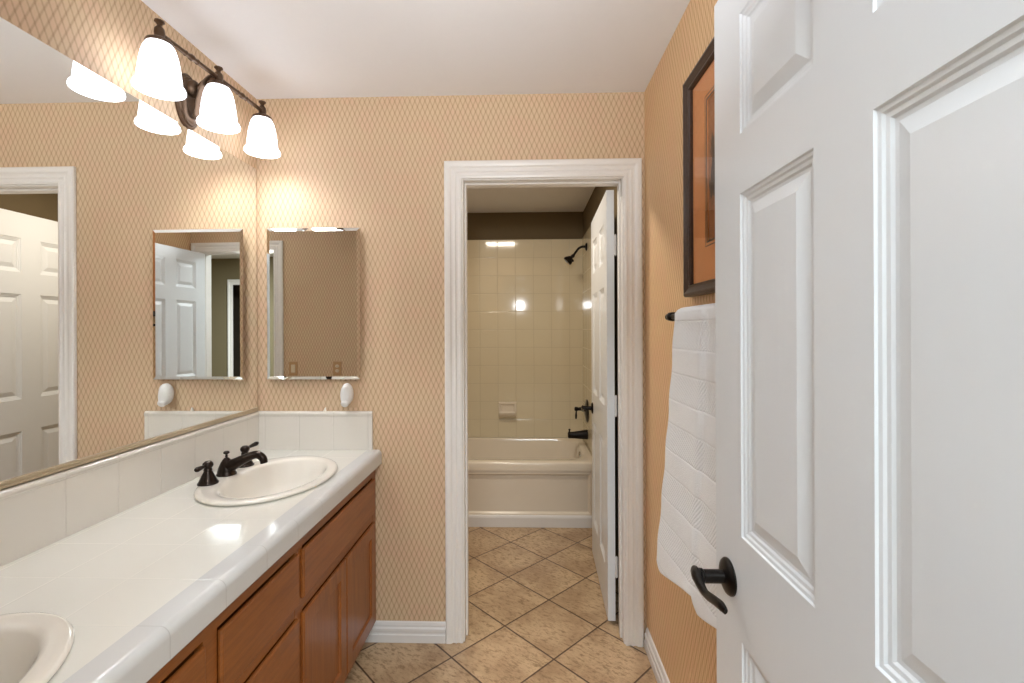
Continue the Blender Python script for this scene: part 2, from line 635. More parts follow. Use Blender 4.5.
b = casing_frame(2.40, 3.18, 2.055, BY, 1)
struct('trim_3', b, M['trim'], 'white casing of the far bedroom doorway reflected in the cabinet', 'door frame', bevel=0.0015)

# baseboards
BP = [(0, 0), (0.015, 0), (0.015, 0.034), (0.012, 0.038), (0.012, 0.046), (0.014, 0.050), (0.014, 0.062), (0.009, 0.068),
      (0.009, 0.076), (0.006, 0.086), (0.0, 0.090)]
b = new(); prism(b, BP, (0.46, 0, 0), (JL - 0.085, 0, 0), (0, -1, 0), (0, 0, 1))
struct('baseboard_back', b, M['base'], 'short white baseboard between vanity and tub doorway', 'baseboard', bevel=0.001)
b = new(); prism(b, BP, (W, EY, 0), (W, -0.019, 0), (-1, 0, 0), (0, 0, 1))
struct('baseboard_right', b, M['base'], 'white baseboard under the towel wall', 'baseboard', bevel=0.001)


# ------------------------------------------------------------------ six panel doors
def panel_door(name, width, zs, ss, z0, z1, th, label):
    """slab in local coords: s along +X from the latch edge, thickness along Y (0..th), z up; origin at latch edge"""
    bm = new()
    S = [0.0] + [v for p in ss for v in p] + [width]
    Z = [z0] + [v for p in zs for v in p] + [z1]
    PR = [(0.0, 0.0), (0.0020, 0.0030), (0.0070, 0.0038), (0.0098, 0.0064), (0.0150, 0.0072), (0.0180, 0.0100), (0.0230, 0.0106),
          (0.0460, 0.0030)]
    for yf, sg in ((0.0, 1), (th, -1)):
        grid = [[bm.verts.new((s, yf, z)) for z in Z] for s in S]
        for i in range(len(S) - 1):
            for j in range(len(Z) - 1):
                q = [grid[i][j], grid[i + 1][j], grid[i + 1][j + 1], grid[i][j + 1]]
                if i % 2 == 1 and j % 2 == 1:
                    prev = q
                    for ins, dep in PR[1:]:
                        cur = [bm.verts.new(p) for p in (
                            (S[i] + ins, yf + sg * dep, Z[j] + ins), (S[i + 1] - ins, yf + sg * dep, Z[j] + ins),
                            (S[i + 1] - ins, yf + sg * dep, Z[j + 1] - ins), (S[i] + ins, yf + sg * dep, Z[j + 1] - ins))]
                        for k in range(4):
                            bm.faces.new((prev[k], prev[(k + 1) % 4], cur[(k + 1) % 4], cur[k]))
                        prev = cur
                    bm.faces.new(prev)
                else:
                    bm.faces.new(q)
    c = [(0, 0), (width, 0), (width, th), (0, th)]
    vs = [[bm.verts.new((x, y, z)) for x, y in c] for z in (z0, z1)]
    for k in (1, 3):
        bm.faces.new((vs[0][k], vs[0][(k + 1) % 4], vs[1][(k + 1) % 4], vs[1][k]))
    bm.faces.new(vs[0]); bm.faces.new(list(reversed(vs[1])))
    bmesh.ops.remove_doubles(bm, verts=bm.verts, dist=0.00005)
    return tag(obj(name, bm, M['door']), label, 'door', kind='structure')


def lever_handle(parent, s, z, face_y, sg, along, mat):
    """lever set on a door face in the door's local coords; sg = outward sign along Y, along = lever direction along X"""
    bm = new()
    lathe(bm, [(0.034, 0.0), (0.034, 0.003), (0.031, 0.007), (0.024, 0.010), (0.016, 0.012)], (s, face_y, z), (0, sg, 0), 32)
    h = obj('lever_handle', bm, mat, parent, smooth=True)
    h.matrix_parent_inverse = Matrix.Identity(4)
    h['label'] = 'dark bronze lever handle'
    bm = new()
    lathe(bm, [(0.0125, 0.010), (0.0125, 0.048), (0.0145, 0.050), (0.0145, 0.054)], (s, face_y, z), (0, sg, 0), 24)
    k = obj('spindle', bm, mat, h, smooth=True); k.matrix_parent_inverse = Matrix.Identity(4)
    bm = new()
    yy = face_y + sg * 0.061
    pts, rr = smooth_pts([(s - along * 0.016, yy, z + 0.003), (s, yy, z + 0.002), (s + along * 0.022, yy, z - 0.006), (s + along * 0.046, yy - sg * 0.001, z - 0.009),
                          (s + along * 0.078, yy - sg * 0.002, z - 0.001), (s + along * 0.104, yy - sg * 0.004, z + 0.004), (s + along * 0.116, yy - sg * 0.006, z + 0.002)],
                         [0.010, 0.0155, 0.0115, 0.0085, 0.0085, 0.0090, 0.006], 6)
    tube(bm, pts, rr, 16, (0.62, 1.0))
    k = obj('lever', bm, mat, h, smooth=True); k.matrix_parent_inverse = Matrix.Identity(4)


def hinge(parent, x, y, z, mat):
    bm = new()
    for k in range(5):
        lathe(bm, [(0.0062, 0.0005), (0.0062, 0.0172)], (x, y, z - 0.044 + k * 0.0178), (0, 0, 1), 14)
    lathe(bm, [(0.003, -0.006), (0.0055, -0.003), (0.0055, 0.0)], (x, y, z - 0.044), (0, 0, 1), 12)
    lathe(bm, [(0.0055, 0.0), (0.0055, 0.003), (0.003, 0.006)], (x, y, z + 0.045), (0, 0, 1), 12)
    o = obj('hinge', bm, mat, parent, smooth=True)
    o.matrix_parent_inverse = Matrix.Identity(4)


# entry door: open into the bathroom, lying parallel to the right wall (latch edge towards the tub room)
d1 = panel_door('door_1', 0.757, [(0.235, 0.832), (1.020, 1.637), (1.744, 1.960)], [(0.112, 0.327), (0.435, 0.650)], 0.012, 2.05, 0.035,
                'near white six-panel entry door, swung open at the right')
d1.matrix_world = Matrix.Translation((1.594, -1.120, 0)) @ Matrix.Rotation(-PI / 2, 4, 'Z')
lever_handle(d1, 0.060, 0.922, 0.0, -1, 1, M['black'])
for hz in (0.25, 1.03, 1.80):
    hinge(d1, 0.765, 0.043, hz, M['plastic'])

# tub room door
d2 = panel_door('door_2', 0.700, [(0.235, 0.837), (1.016, 1.600), (1.723, 1.912)], [(0.100, 0.297), (0.403, 0.600)], 0.012, 2.052, 0.035,
                'white six-panel door opened into the tub room')
ang = math.atan2(0.851 - 0.150, 1.622 - 1.596)
ux = Vector((1.596, 0.150, 0)) - Vector((1.620, 0.850, 0)); ux.normalize()      # latch -> hinge
d2.matrix_world = Matrix.Translation(Vector((1.592, 0.147, 0)) - ux * 0.700) @ Matrix.Rotation(math.atan2(ux.y, ux.x), 4, 'Z')
lever_handle(d2, 0.062, 0.912, 0.0, -1, 1, M['black'])
for hz in (0.27, 1.03, 1.79):
    hinge(d2, 0.706, 0.040, hz, M['plastic'])
for hz in (0.27, 1.03, 1.79):
    pass

# ------------------------------------------------------------------ vanity cabinet
VX = 0.542         # plane of door and drawer fronts
FX = 0.5315        # face frame
van = thing('vanity_cabinet', 'long golden-brown maple vanity cabinet under the white tiled counter', 'cabinet', (0.26, -0.95, 0))
b = new()
box(b, 0.003, FX - 0.018, EY + 0.004, -0.004, 0.09, 0.106)
box(b, 0.003, 0.015, EY + 0.004, -0.004, 0.106, 0.700)
for y in (-0.020, -0.700, -1.100, EY + 0.004):
    box(b, 0.015, FX - 0.018, y, y + 0.016, 0.106, 0.700)
obj('carcass', b, M['wood_y'], van)
b = new()
banks = [(-0.018, -0.690), (-0.690, -1.080), (-1.080, -1.800)]
box(b, FX - 0.018, FX, EY + 0.004, -0.003, 0.745, 0.793)
box(b, FX - 0.018, FX, EY + 0.004, -0.003, 0.09, 0.118)
for y in (-0.003 - 0.045, -0.738, -1.127, EY + 0.004):
    box(b, FX - 0.018, FX, y, y + 0.045 if y > EY + 0.01 else y + 0.12, 0.118, 0.745)
box(b, FX - 0.017, FX - 0.0008, EY + 0.005, -0.004, 0.552, 0.588)
obj('face_frame', b, M['wood_y'], van)
b = new(); box(b, 0.05, 0.430, EY + 0.004, -0.004, 0.001, 0.09)
obj('toe_kick', b, M['toekick'], van)


def slab_front(y0, y1, z0, z1, mat):
    """drawer front with an eased, profiled edge"""
    bm = new()
    pr = [(0.0, 0.0), (0.0, 0.006), (0.0015, 0.0085), (0.005, 0.0105)]
    loops = [[(FX + d, y0 + i, z0 + i), (FX + d, y1 - i, z0 + i), (FX + d, y1 - i, z1 - i), (FX + d, y0 + i, z1 - i)] for i, d in pr]
    rings(bm, loops)
    return bm


def panel_front(y0, y1, z0, z1):
    """door with frame and recessed flat panel"""
    bm = new()
    fw = 0.058
    pr = [(0.0, 0.0), (0.0, 0.006), (0.0015, 0.0085), (0.005, 0.0105), (fw - 0.006, 0.0105), (fw - 0.002, 0.007), (fw, 0.0025)]
    loops = [[(FX + d, y0 + i, z0 + i), (FX + d, y1 - i, z0 + i), (FX + d, y1 - i, z1 - i), (FX + d, y0 + i, z1 - i)] for i, d in pr]
    rings(bm, loops)
    return bm


ZT0, ZT1 = 0.592, 0.738
obj('drawer_front', slab_front(-0.702, -0.034, ZT0, ZT1, None), M['wood_y'], van, bevel=0.001)
for y0, y1 in ((-0.702, -0.370), (-0.366, -0.034)):
    obj('door', panel_front(y0, y1, 0.112, 0.548), M['wood_z'], van, bevel=0.001)
for z0, z1 in ((ZT0 - 0.005, ZT1), (0.345, 0.548), (0.112, 0.305)):
    obj('drawer_front', slab_front(-1.080, -0.728, z0, z1, None), M['wood_y'], van, bevel=0.001)
obj('drawer_front', slab_front(-1.795, -1.130, ZT0, ZT1, None), M['wood_y'], van, bevel=0.001)
for y0, y1 in ((-1.795, -1.465), (-1.461, -1.130)):
    obj('door', panel_front(y0, y1, 0.112, 0.548), M['wood_z'], van, bevel=0.001)


# ------------------------------------------------------------------ countertop with splashes
def ellipse(cx, cy, a, b_, z, n=56, p=2.0):
    out = []
    for k in range(n):
        t = 2 * PI * k / n
        c, s = math.cos(t), math.sin(t)
        out.append((cx + a * math.copysign(abs(c) ** (2 / p), c), cy + b_ * math.copysign(abs(s) ** (2 / p), s), z))
    return out


SINKS = [(0.290, -0.419), (0.287, -1.503)]
ct = thing('countertop', 'white square-tiled vanity countertop with tiled backsplash', 'countertop', (0.28, -0.95, 0.80))
CZ = 0.857


def counter_top():
    """flat slab with two elliptical sink holes"""
    bm = new()
    x0, x1 = 0.003, 0.536
    ya = [EY + 0.004, -0.96, -0.004]
    for (cx, cy), (y0, y1) in zip(SINKS, ((ya[1], ya[2]), (ya[0], ya[1]))):
        n = 56
        for z in (CZ, 0.812):
            inner = ellipse(cx, cy, 0.185, 0.230, z, n)
            outer = []
            for k in range(n):
                t = 2 * PI * k / n
                c, s = math.cos(t), math.sin(t)
                best = 1e9
                for lim, comp, o in ((x1, c, cx), (x0, c, cx), (y1, s, cy), (y0, s, cy)):
                    if abs(comp) > 1e-6:
                        d = (lim - o) / comp
                        if d > 0:
                            best = min(best, d)
                outer.append([cx + c * best, cy + s * best, z])
            for px_, py_ in ((x0, y0), (x0, y1), (x1, y0), (x1, y1)):
                k = min(range(n), key=lambda i: (outer[i][0] - px_) ** 2 + (outer[i][1] - py_) ** 2)
                outer[k] = [px_, py_, z]
            rings(bm, [inner, outer], cap0=False, cap1=False)
    return bm


obj('tile_top', counter_top(), M['counter'], ct)
# rounded edge trim running along the front
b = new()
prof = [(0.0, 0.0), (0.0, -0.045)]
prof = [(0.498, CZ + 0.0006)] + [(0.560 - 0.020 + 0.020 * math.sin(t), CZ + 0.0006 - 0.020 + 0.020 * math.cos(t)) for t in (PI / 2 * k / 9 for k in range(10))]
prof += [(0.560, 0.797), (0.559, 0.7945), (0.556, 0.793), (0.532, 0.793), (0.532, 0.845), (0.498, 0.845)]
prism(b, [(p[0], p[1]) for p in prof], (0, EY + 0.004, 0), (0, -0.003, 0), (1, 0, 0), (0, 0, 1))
et = obj('edge_trim', b, M['counter_edge_shaded'], ct, smooth=True, angle=50)
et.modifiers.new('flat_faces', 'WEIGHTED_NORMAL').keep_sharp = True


def splash(p0, p1, ax_out, mat):
    bm = new()
    pr = [(0.0, 0.0), (0.013, 0.0), (0.013, 0.150), (0.0155, 0.154), (0.0165, 0.160), (0.0145, 0.167), (0.009, 0.1715), (0.0, 0.172)]
    prism(bm, pr, p0, p1, ax_out, (0, 0, 1))
    return obj('backsplash', bm, mat, ct, smooth=True, angle=30)


splash((-0.0045, EY + 0.004, CZ + 0.0005), (-0.0045, -0.003, CZ + 0.0005), (1, 0, 0), M['splash_l'])
s2 = splash((0.001, -0.001, CZ + 0.0005), (0.5205, -0.001, CZ + 0.0005), (0, -1, 0), M['splash_b'])
b = new()
rings(b, [[(0.298, -0.002, 1.029), (0.310, -0.002, 1.029), (0.310, -0.013, 1.029), (0.298, -0.013, 1.029)],
          [(0.302, -0.002, 1.040), (0.309, -0.002, 1.040), (0.309, -0.011, 1.040), (0.302, -0.011, 1.040)],
          [(0.306, -0.003, 1.047), (0.3085, -0.003, 1.047), (0.3085, -0.007, 1.047), (0.306, -0.007, 1.047)]])
obj('caulk_stub', b, M['caulk'], ct, bevel=0.001)


# ------------------------------------------------------------------ sinks
def sink(cx, cy, label):
    t = thing('oval_sink', label, 'sink', (cx, cy, CZ), group='oval drop-in sinks')
    bm = new()
    Z = CZ
    ox = 0.016       # bowl sits towards the front, leaving a faucet ledge
    L = [(0, .180, .225, -.0020), (0, .207, .264, 0.0012), (0, .2115, .2695, .004), (0, .213, .271, .008), (0, .211, .269, .0115), (0, .205, .263, .0138), (0, .193, .252, .0140),
         (ox * .6, .168, .238, .0132), (ox, .158, .226, .0115), (ox, .151, .220, .004), (ox, .147, .214, -.008), (ox, .141, .201, -.030), (ox, .130, .188, -.066), (ox, .110, .162, -.100),
         (ox, .078, .116, -.122), (ox, .045, .062, -.132), (ox, .022, .022, -.136)]
    rings(bm, [ellipse(cx + o, cy, a, b_, Z + z, 64) for o, a, b_, z in L], cap0=False, cap1=False)
    obj('basin', bm, M['porcelain'], t, smooth=True, angle=80)
    bm = new()
    lathe(bm, [(0.0235, -0.139), (0.0235, -0.1345), (0.020, -0.133), (0.017, -0.1355), (0.012, -0.1335), (0.004, -0.1325)], (cx + ox, cy, Z), (0, 0, 1), 28)
    obj('drain', bm, M['bronze'], t, smooth=True)
    return t


sink(SINKS[0][0], SINKS[0][1], 'white oval sink below the faucet, at the far counter end')
sink(SINKS[1][0], SINKS[1][1], 'white oval sink cut off by the lower left photo corner')

# ------------------------------------------------------------------ widespread faucet
FY, FXX, FZ = -0.412, 0.118, CZ + 0.0138
fa = thing('faucet', 'oil-rubbed bronze widespread faucet with two lever handles', 'faucet', (FXX, FY, FZ))
b = new()
lathe(b, [(0.033, 0.0), (0.033, 0.004), (0.030, 0.007), (0.029, 0.016), (0.025, 0.030), (0.019, 0.044), (0.013, 0.054), (0.008, 0.060), (0.0045, 0.062)],
      (FXX, FY, FZ), (0, 0, 1), 30)
pts, rr = smooth_pts([(FXX - 0.004, FY, FZ + 0.024), (FXX + 0.025, FY, FZ + 0.036), (FXX + 0.062, FY, FZ + 0.055), (FXX + 0.095, FY, FZ + 0.069), (FXX + 0.116, FY, FZ + 0.072),
                      (FXX + 0.134, FY, FZ + 0.060), (FXX + 0.139, FY, FZ + 0.042)], [0.024, 0.021, 0.0165, 0.0145, 0.014, 0.0135, 0.0125], 7)
tube(b, pts, rr, 20)
obj('spout', b, M['bronze'], fa, smooth=True, angle=60)
b = new()
lathe(b, [(0.0035, 0.052), (0.0035, 0.064), (0.006, 0.066), (0.0035, 0.070), (0.004, 0.073), (0.010, 0.077), (0.0105, 0.081), (0.006, 0.085)], (FXX, FY, FZ), (0, 0, 1), 20)
obj('lift_rod', b, M['bronze'], fa, smooth=True)
for sg in (-1, 1):
    hy = FY - 0.100 if sg < 0 else FY + 0.112
    b = new()
    lathe(b, [(0.032, 0.0), (0.032, 0.004), (0.029, 0.006), (0.0265, 0.012), (0.020, 0.026), (0.0145, 0.038), (0.0125, 0.044), (0.014, 0.046), (0.0125, 0.049),
              (0.0115, 0.053), (0.0155, 0.058), (0.017, 0.064), (0.015, 0.071), (0.009, 0.076), (0.003, 0.077)], (FXX, hy, FZ), (0, 0, 1), 28)
    hd = obj('handle', b, M['bronze'], fa, smooth=True, angle=50)
    b = new()
    dx, dy, dz = (-0.006, -0.052, -0.004) if sg < 0 else (0.004, 0.080, 0.004)
    p0 = Vector((FXX, hy, FZ + 0.064))
    d = Vector((dx, dy, dz))
    pts, rr = smooth_pts([p0 + d * t for t in (0.1, 0.35, 0.6, 0.85, 1.0)], [0.0055, 0.0055, 0.0075, 0.0090, 0.0055], 5)
    tube(b, pts, rr, 14)
    obj('lever', b, M['bronze'], hd, smooth=True, angle=60)

# ------------------------------------------------------------------ big wall mirror
wm = thing('wall_mirror', 'large frameless mirror filling the wall over the vanity', 'mirror', (0.0, -0.95, 1.04))
b = new(); box(b, -0.0045, 0.0006, EY + 0.012, -0.016, 1.040, 2.119)
obj('glass', b, M['mirror'], wm)
b = new()
prism(b, [(-0.0045, 0.0), (0.008, 0.0), (0.008, 0.0045), (0.0055, 0.0055), (0.0055, 0.009), (0.007, 0.0105), (0.0055, 0.0150), (0.0012, 0.0150), (0.0012, 0.006), (-0.0045, 0.006)],
      (0, EY + 0.012, 1.0335), (0, -0.018, 1.0335), (1, 0, 0), (0, 0, 1))
obj('channel', b, M['channel'], wm)

# ------------------------------------------------------------------ medicine cabinet
mc = thing('medicine_cabinet', 'small rectangular mirror-fronted cabinet on the back wall', 'cabinet', (0.265, 0, 1.17))
b = new(); box(b, 0.075, 0.455, -0.018, 0.0, 1.190, 1.832)
obj('box', b, M['plastic'], mc)
b = new()
X0, X1, Z0, Z1 = 0.055, 0.4715, 1.175, 1.848
yb, yf, bv = -0.0205, -0.0255, 0.013
rings(b, [[(X0, yb, Z0), (X1, yb, Z0), (X1, yb, Z1), (X0, yb, Z1)],
          [(X0, yf + 0.0025, Z0), (X1, yf + 0.0025, Z0), (X1, yf + 0.0025, Z1), (X0, yf + 0.0025, Z1)],
          [(X0 + bv, yf, Z0 + bv), (X1 - bv, yf, Z0 + bv), (X1 - bv, yf, Z1 - bv), (X0 + bv, yf, Z1 - bv)]])
md = obj('mirror_door', b, M['mirror'], mc)
TILT = math.radians(0.78)
piv = Vector((X1, yb, 0))
md.matrix_parent_inverse = Matrix.Translation(-Vector((0.265, 0, 1.17))) @ Matrix.Translation(piv) @ Matrix.Rotation(TILT, 4, 'Z') @ Matrix.Translation(-piv)

# ------------------------------------------------------------------ vanity light
VY, VZ, BX = -0.439, 2.215, 0.112
BZ = 2.298
vl = thing('vanity_light', 'bronze vanity light bar with three glowing bell shades', 'light fixture', (0, VY, VZ))
b = new()
lathe(b, [(0.098, 0.0), (0.098, 0.006), (0.092, 0.010), (0.088, 0.010), (0.084, 0.016), (0.078, 0.016), (0.070, 0.021), (0.052, 0.024), (0.045, 0.022)],
      (-0.0045, VY, VZ), (1, 0, 0), 44, 0.62, 1.0)
obj('backplate', b, M['bronze_l'], vl, smooth=True, angle=30)
b = new()
lathe(b, [(0.030, 0.018), (0.030, 0.028), (0.024, 0.036), (0.012, 0.040)], (0.0, VY, VZ + 0.045), (1, 0, 0), 28)
pts, rr = smooth_pts([(0.024, VY, VZ - 0.060), (0.040, VY, VZ - 0.045), (0.047, VY, VZ - 0.005), (0.060, VY, VZ + 0.050), (0.085, VY, VZ + 0.085), (BX, VY, BZ)],
                     [0.010, 0.017, 0.018, 0.015, 0.011, 0.010], 7)
tube(b, pts, rr, 16, (1.5, 0.45))
pts, rr = smooth_pts([(0.036, VY, VZ + 0.045), (0.065, VY, VZ + 0.075), (BX, VY, BZ)], [0.009, 0.007, 0.007], 7)
tube(b, pts, rr, 12)
obj('arm', b, M['bronze_l'], vl, smooth=True, angle=45)
b = new()
SY = [VY - 0.254, VY, VY + 0.254]
BSL = 0.054      # the bar hangs slightly out of parallel with the wall
tube(b, [(BX + (y - VY) * BSL, y, BZ) for y in (SY[0], SY[2])], 0.0075, 14)
for yy in (VY - 0.127, VY + 0.127):
    lathe(b, [(0.007, -0.030), (0.0095, -0.026), (0.0075, -0.022), (0.0075, -0.010), (0.0105, -0.006), (0.0105, 0.006), (0.0075, 0.010), (0.0075, 0.022), (0.0095, 0.026), (0.007, 0.030)],
          (BX + (yy - VY) * BSL, yy, BZ), (BSL, 1, 0), 16)
obj('bar', b, M['bronze_l'], vl, smooth=True, angle=40)
for yy in SY:
    b = new()
    o = (BX + (yy - VY) * BSL, yy, BZ)
    lathe(b, [(0.006, 0.040), (0.0135, 0.038), (0.0140, 0.034), (0.009, 0.030), (0.006, 0.024), (0.009, 0.019), (0.0135, 0.013), (0.0145, 0.0), (0.0135, -0.010),
              (0.018, -0.016), (0.027, -0.020), (0.035, -0.025), (0.038, -0.033), (0.036, -0.035), (0.018, -0.033)], o, (0, 0, 1), 28)
    so = obj('socket', b, M['bronze_l'], vl, smooth=True, angle=45)
    b = new()
    pr = [(0.032, -0.030), (0.040, -0.036), (0.048, -0.052), (0.0545, -0.076), (0.0595, -0.106), (0.063, -0.136), (0.065, -0.160), (0.066, -0.170), (0.070, -0.174),
          (0.0745, -0.180), (0.0765, -0.188), (0.0755, -0.194)]
    pr = [(r * 0.885, -0.030 + (h + 0.030) * 0.87) for r, h in pr]
    inn = [(r - 0.004, h) for r, h in reversed(pr)]
    lathe(b, pr + inn, o, (0, 0, 1), 44)
    obj('glass_shade', b, M['shade'], vl, smooth=True, angle=60)['label'] = 'glowing white bell glass shade'
    b = new()
    lathe(b, [(0.010, -0.040), (0.014, -0.060), (0.026, -0.085), (0.030, -0.105), (0.026, -0.124), (0.012, -0.136), (0.002, -0.139)], o, (0, 0, 1), 24)
    obj('bulb', b, M['bulb'], vl, smooth=True)

# ------------------------------------------------------------------ plug-in air freshener
af = thing('air_freshener', 'white plug-in air freshener on the back wall below the mirror cabinet', 'air freshener', (0.412, 0, 1.11))
b = new()
rings(b, [[(0.412 + rx * math.cos(t), -y - 0.010 * (1 - abs(math.cos(t))), zc + rz * math.sin(t)) for t in (2 * PI * k / 28 for k in range(28))]
          for rx, rz, zc, y in ((0.020, 0.042, 1.110, 0.001), (0.026, 0.048, 1.110, 0.012), (0.027, 0.049, 1.108, 0.026), (0.024, 0.045, 1.106, 0.040), (0.017, 0.034, 1.103, 0.050), (0.008, 0.018, 1.100, 0.054))])
obj('housing', b, M['plastic'], af, smooth=True, angle=60)
b = new()
lathe(b, [(0.013, 0.0), (0.016, 0.003), (0.017, 0.014), (0.014, 0.020), (0.006, 0.022)], (0.412, -0.040, 1.078), (0, -0.8, -0.6), 20)
obj('vent_cap', b, M['plastic'], af, smooth=True)
b = new()
box(b, 0.385, 0.455, -0.0035, -0.0005, 1.046, 1.165)
ob = obj('wall_plate', b, plain('tan_outlet_plate', (200, 170, 138), 0.5), af, bevel=0.002)

# ------------------------------------------------------------------ framed picture on the right wall
PY0, PY1, PZ0, PZ1 = -1.075, -0.585, 1.494, 2.168
pf = thing('framed_picture', 'dark wood framed picture with terracotta mat, half hidden by the door', 'picture', (W, -0.81, 1.494))
b = new()
mp = [(0.0, 0.0), (0.0, 0.022), (0.004, 0.028), (0.010, 0.029), (0.016, 0.025), (0.026, 0.020), (0.032, 0.021), (0.036, 0.016), (0.036, 0.006), (0.036, 0.0)]
loops = []
for i, d in mp:
    loops.append([(W - 0.001 - d, PY0 + i, PZ0 + i), (W - 0.001 - d, PY1 - i, PZ0 + i), (W - 0.001 - d, PY1 - i, PZ1 - i), (W - 0.001 - d, PY0 + i, PZ1 - i)])
rings(b, loops, cap0=False, cap1=False)
obj('frame', b, M['frame'], pf, bevel=0.0008)
b = new()
iy0, iy1, iz0, iz1 = PY0 + 0.036, PY1 - 0.036, PZ0 + 0.036, PZ1 - 0.036
wy0, wy1, wz0, wz1 = -0.885, -0.735, 1.645, 2.045
xm = W - 0.0085
loops = [[(xm, iy0, iz0), (xm, iy1, iz0), (xm, iy1, iz1), (xm, iy0, iz1)], [(xm, wy0, wz0), (xm, wy1, wz0), (xm, wy1, wz1), (xm, wy0, wz1)],
         [(xm + 0.003, wy0, wz0), (xm + 0.003, wy1, wz0), (xm + 0.003, wy1, wz1), (xm + 0.003, wy0, wz1)]]
rings(b, loops, cap0=False, cap1=False)
obj('mat_board', b, M['mat'], pf)
b = new()
for o_, i_, xx in ((0.016, 0.013, xm - 0.0008), (0.006, 0.0005, xm - 0.0010)):
    loops = [[(xx, wy0 - o_, wz0 - o_), (xx, wy1 + o_, wz0 - o_), (xx, wy1 + o_, wz1 + o_), (xx, wy0 - o_, wz1 + o_)],
             [(xx, wy0 - i_, wz0 - i_), (xx, wy1 + i_, wz0 - i_), (xx, wy1 + i_, wz1 + i_), (xx, wy0 - i_, wz1 + i_)]]
    rings(b, loops, cap0=False, cap1=False)
obj('mat_line', b, M['frame_in'], pf)
b = new(); box(b, W - 0.005, W - 0.002, iy0, iy1, wz0 - 0.02, wz1 + 0.02)
obj('print', b, M['print'], pf)
b = new(); box(b, W - 0.0135, W - 0.0115, iy0, iy1, iz0, iz1)
obj('glass', b, M['glass'], pf)

# ------------------------------------------------------------------ towel bar and towel
TX, TZ = 1.662, 1.432
tb = thing('towel_bar', 'dark bronze towel bar on the right wall holding a towel', 'towel bar', (W, -0.85, TZ))
b = new(); tube(b, [(TX, -0.605, TZ), (TX, -1.120, TZ)], 0.0085, 16)
obj('bar', b, M['black'], tb, smooth=True)
for yy in (-0.615, -1.110):
    b = new()
    lathe(b, [(0.026, 0.0), (0.026, 0.004), (0.020, 0.008), (0.013, 0.013), (0.010, 0.030), (0.011, 0.052), (0.0135, 0.060), (0.0145, 0.072), (0.012, 0.084), (0.006, 0.088)],
          (W - 0.0005, yy, TZ), (-1, 0, 0), 24)
    po = obj('post', b, M['black'], tb, smooth=True)
    b = new()
    sg = 1 if yy > -0.9 else -1
    lathe(b, [(0.0095, 0.0), (0.0125, 0.004), (0.0125, 0.010), (0.008, 0.015), (0.0105, 0.020), (0.0105, 0.027), (0.006, 0.032)], (TX, yy + sg * 0.010, TZ), (0, sg, 0), 18)
    obj('finial', b, M['black'], po, smooth=True)


def towel():
    """towel folded in thirds, hung over the bar: front and back fall, with a vertical fold step and an uneven hem"""
    bm = new()
    NY, NS = 70, 90
    top = []
    outer_r = 0.013

    def hem(v):           # hem height of the front fall; v = 0 far end, 1 near end
        y = -0.66 - v * 0.43
        if v < 0.60:
            w = v / 0.60
            rnd = 0.030 * max(0, 1 - w / 0.18) ** 2 if w < 0.18 else 0
            return 0.660 + 0.072 * w + rnd
        w = (v - 0.60) / 0.40
        rnd = 0.022 * max(0, 1 - w / 0.16) ** 2
        return 0.692 + 0.060 * w + rnd

    grid = []
    for j in range(NY + 1):
        v = j / NY
        y_top = -0.742 - v * 0.350
        y_bot = -0.645 - v * 0.450
        row = []
        zb = hem(v)
        for i in range(NS + 1):
            s = i / NS
            if s < 0.72:                                       # front fall, hem upwards
                t = s / 0.72
                z = zb + (TZ + 0.002 - zb) * t
                y = y_bot + (y_top - y_bot) * min(1, t * 1.02)
                flare = 0.026 * (1 - t) ** 1.5 * (1 - 0.5 * v)
                step = 0.010 * (1 / (1 + math.exp((v - 0.60) * 70)))       # the outer third lies on top
                wav = 0.004 * math.sin(v * 9 + 0.6) * (1 - t * 0.7) + 0.0015 * math.sin(z * 43 + v * 3)
                x = TX - outer_r - flare - step - wav
            elif s < 0.80:                                     # over the bar
                t = (s - 0.72) / 0.08
                a = PI * t
                step = 0.010 * (1 / (1 + math.exp((v - 0.60) * 70))) * (1 - t)
                x = TX - (outer_r + step) * math.cos(a)
                z = TZ + 0.002 + outer_r * math.sin(a) * 0.9
                y = y_top
            else:                                              # back fall
                t = (s - 0.80) / 0.20
                z = TZ + 0.002 - 0.55 * t
                x = TX + outer_r + 0.002 * math.sin(v * 7)
                y = y_top
            row.append(bm.verts.new((x, y, z)))
        grid.append(row)
    for j in range(NY):
        for i in range(NS):
            bm.faces.new((grid[j][i], grid[j + 1][i], grid[j + 1][i + 1], grid[j][i + 1]))
    return bm


tw = obj('towel', towel(), M['towel'], smooth=True, angle=180)
tag(tw, 'white textured cotton towel draped over the bronze bar', 'towel')
sm = tw.modifiers.new('thick', 'SOLIDIFY'); sm.thickness = 0.010; sm.offset = 1.0
bv_ = tw.modifiers.new('round', 'BEVEL'); bv_.width = 0.004; bv_.segments = 3; bv_.limit_method = 'ANGLE'; bv_.angle_limit = math.radians(60)


# ------------------------------------------------------------------ bathtub
def rrect(x0, x1, y0, y1, r, z, n=64):
    """rounded rectangle sampled by angle so that loops of different size match up"""
    cx, cy, hx, hy = (x0 + x1) / 2, (y0 + y1) / 2, (x1 - x0) / 2, (y1 - y0) / 2
    per = []
    seg = n // 4
    for q, (sx, sy) in enumerate(((1, 1), (-1, 1), (-1, -1), (1, -1))):
        for k in range(seg):
            a = q * PI / 2 + (k / (seg - 1)) * PI / 2
            per.append((cx + sx * (hx - r) + math.cos(a) * r, cy + sy * (hy - r) + math.sin(a) * r, z))
    return per


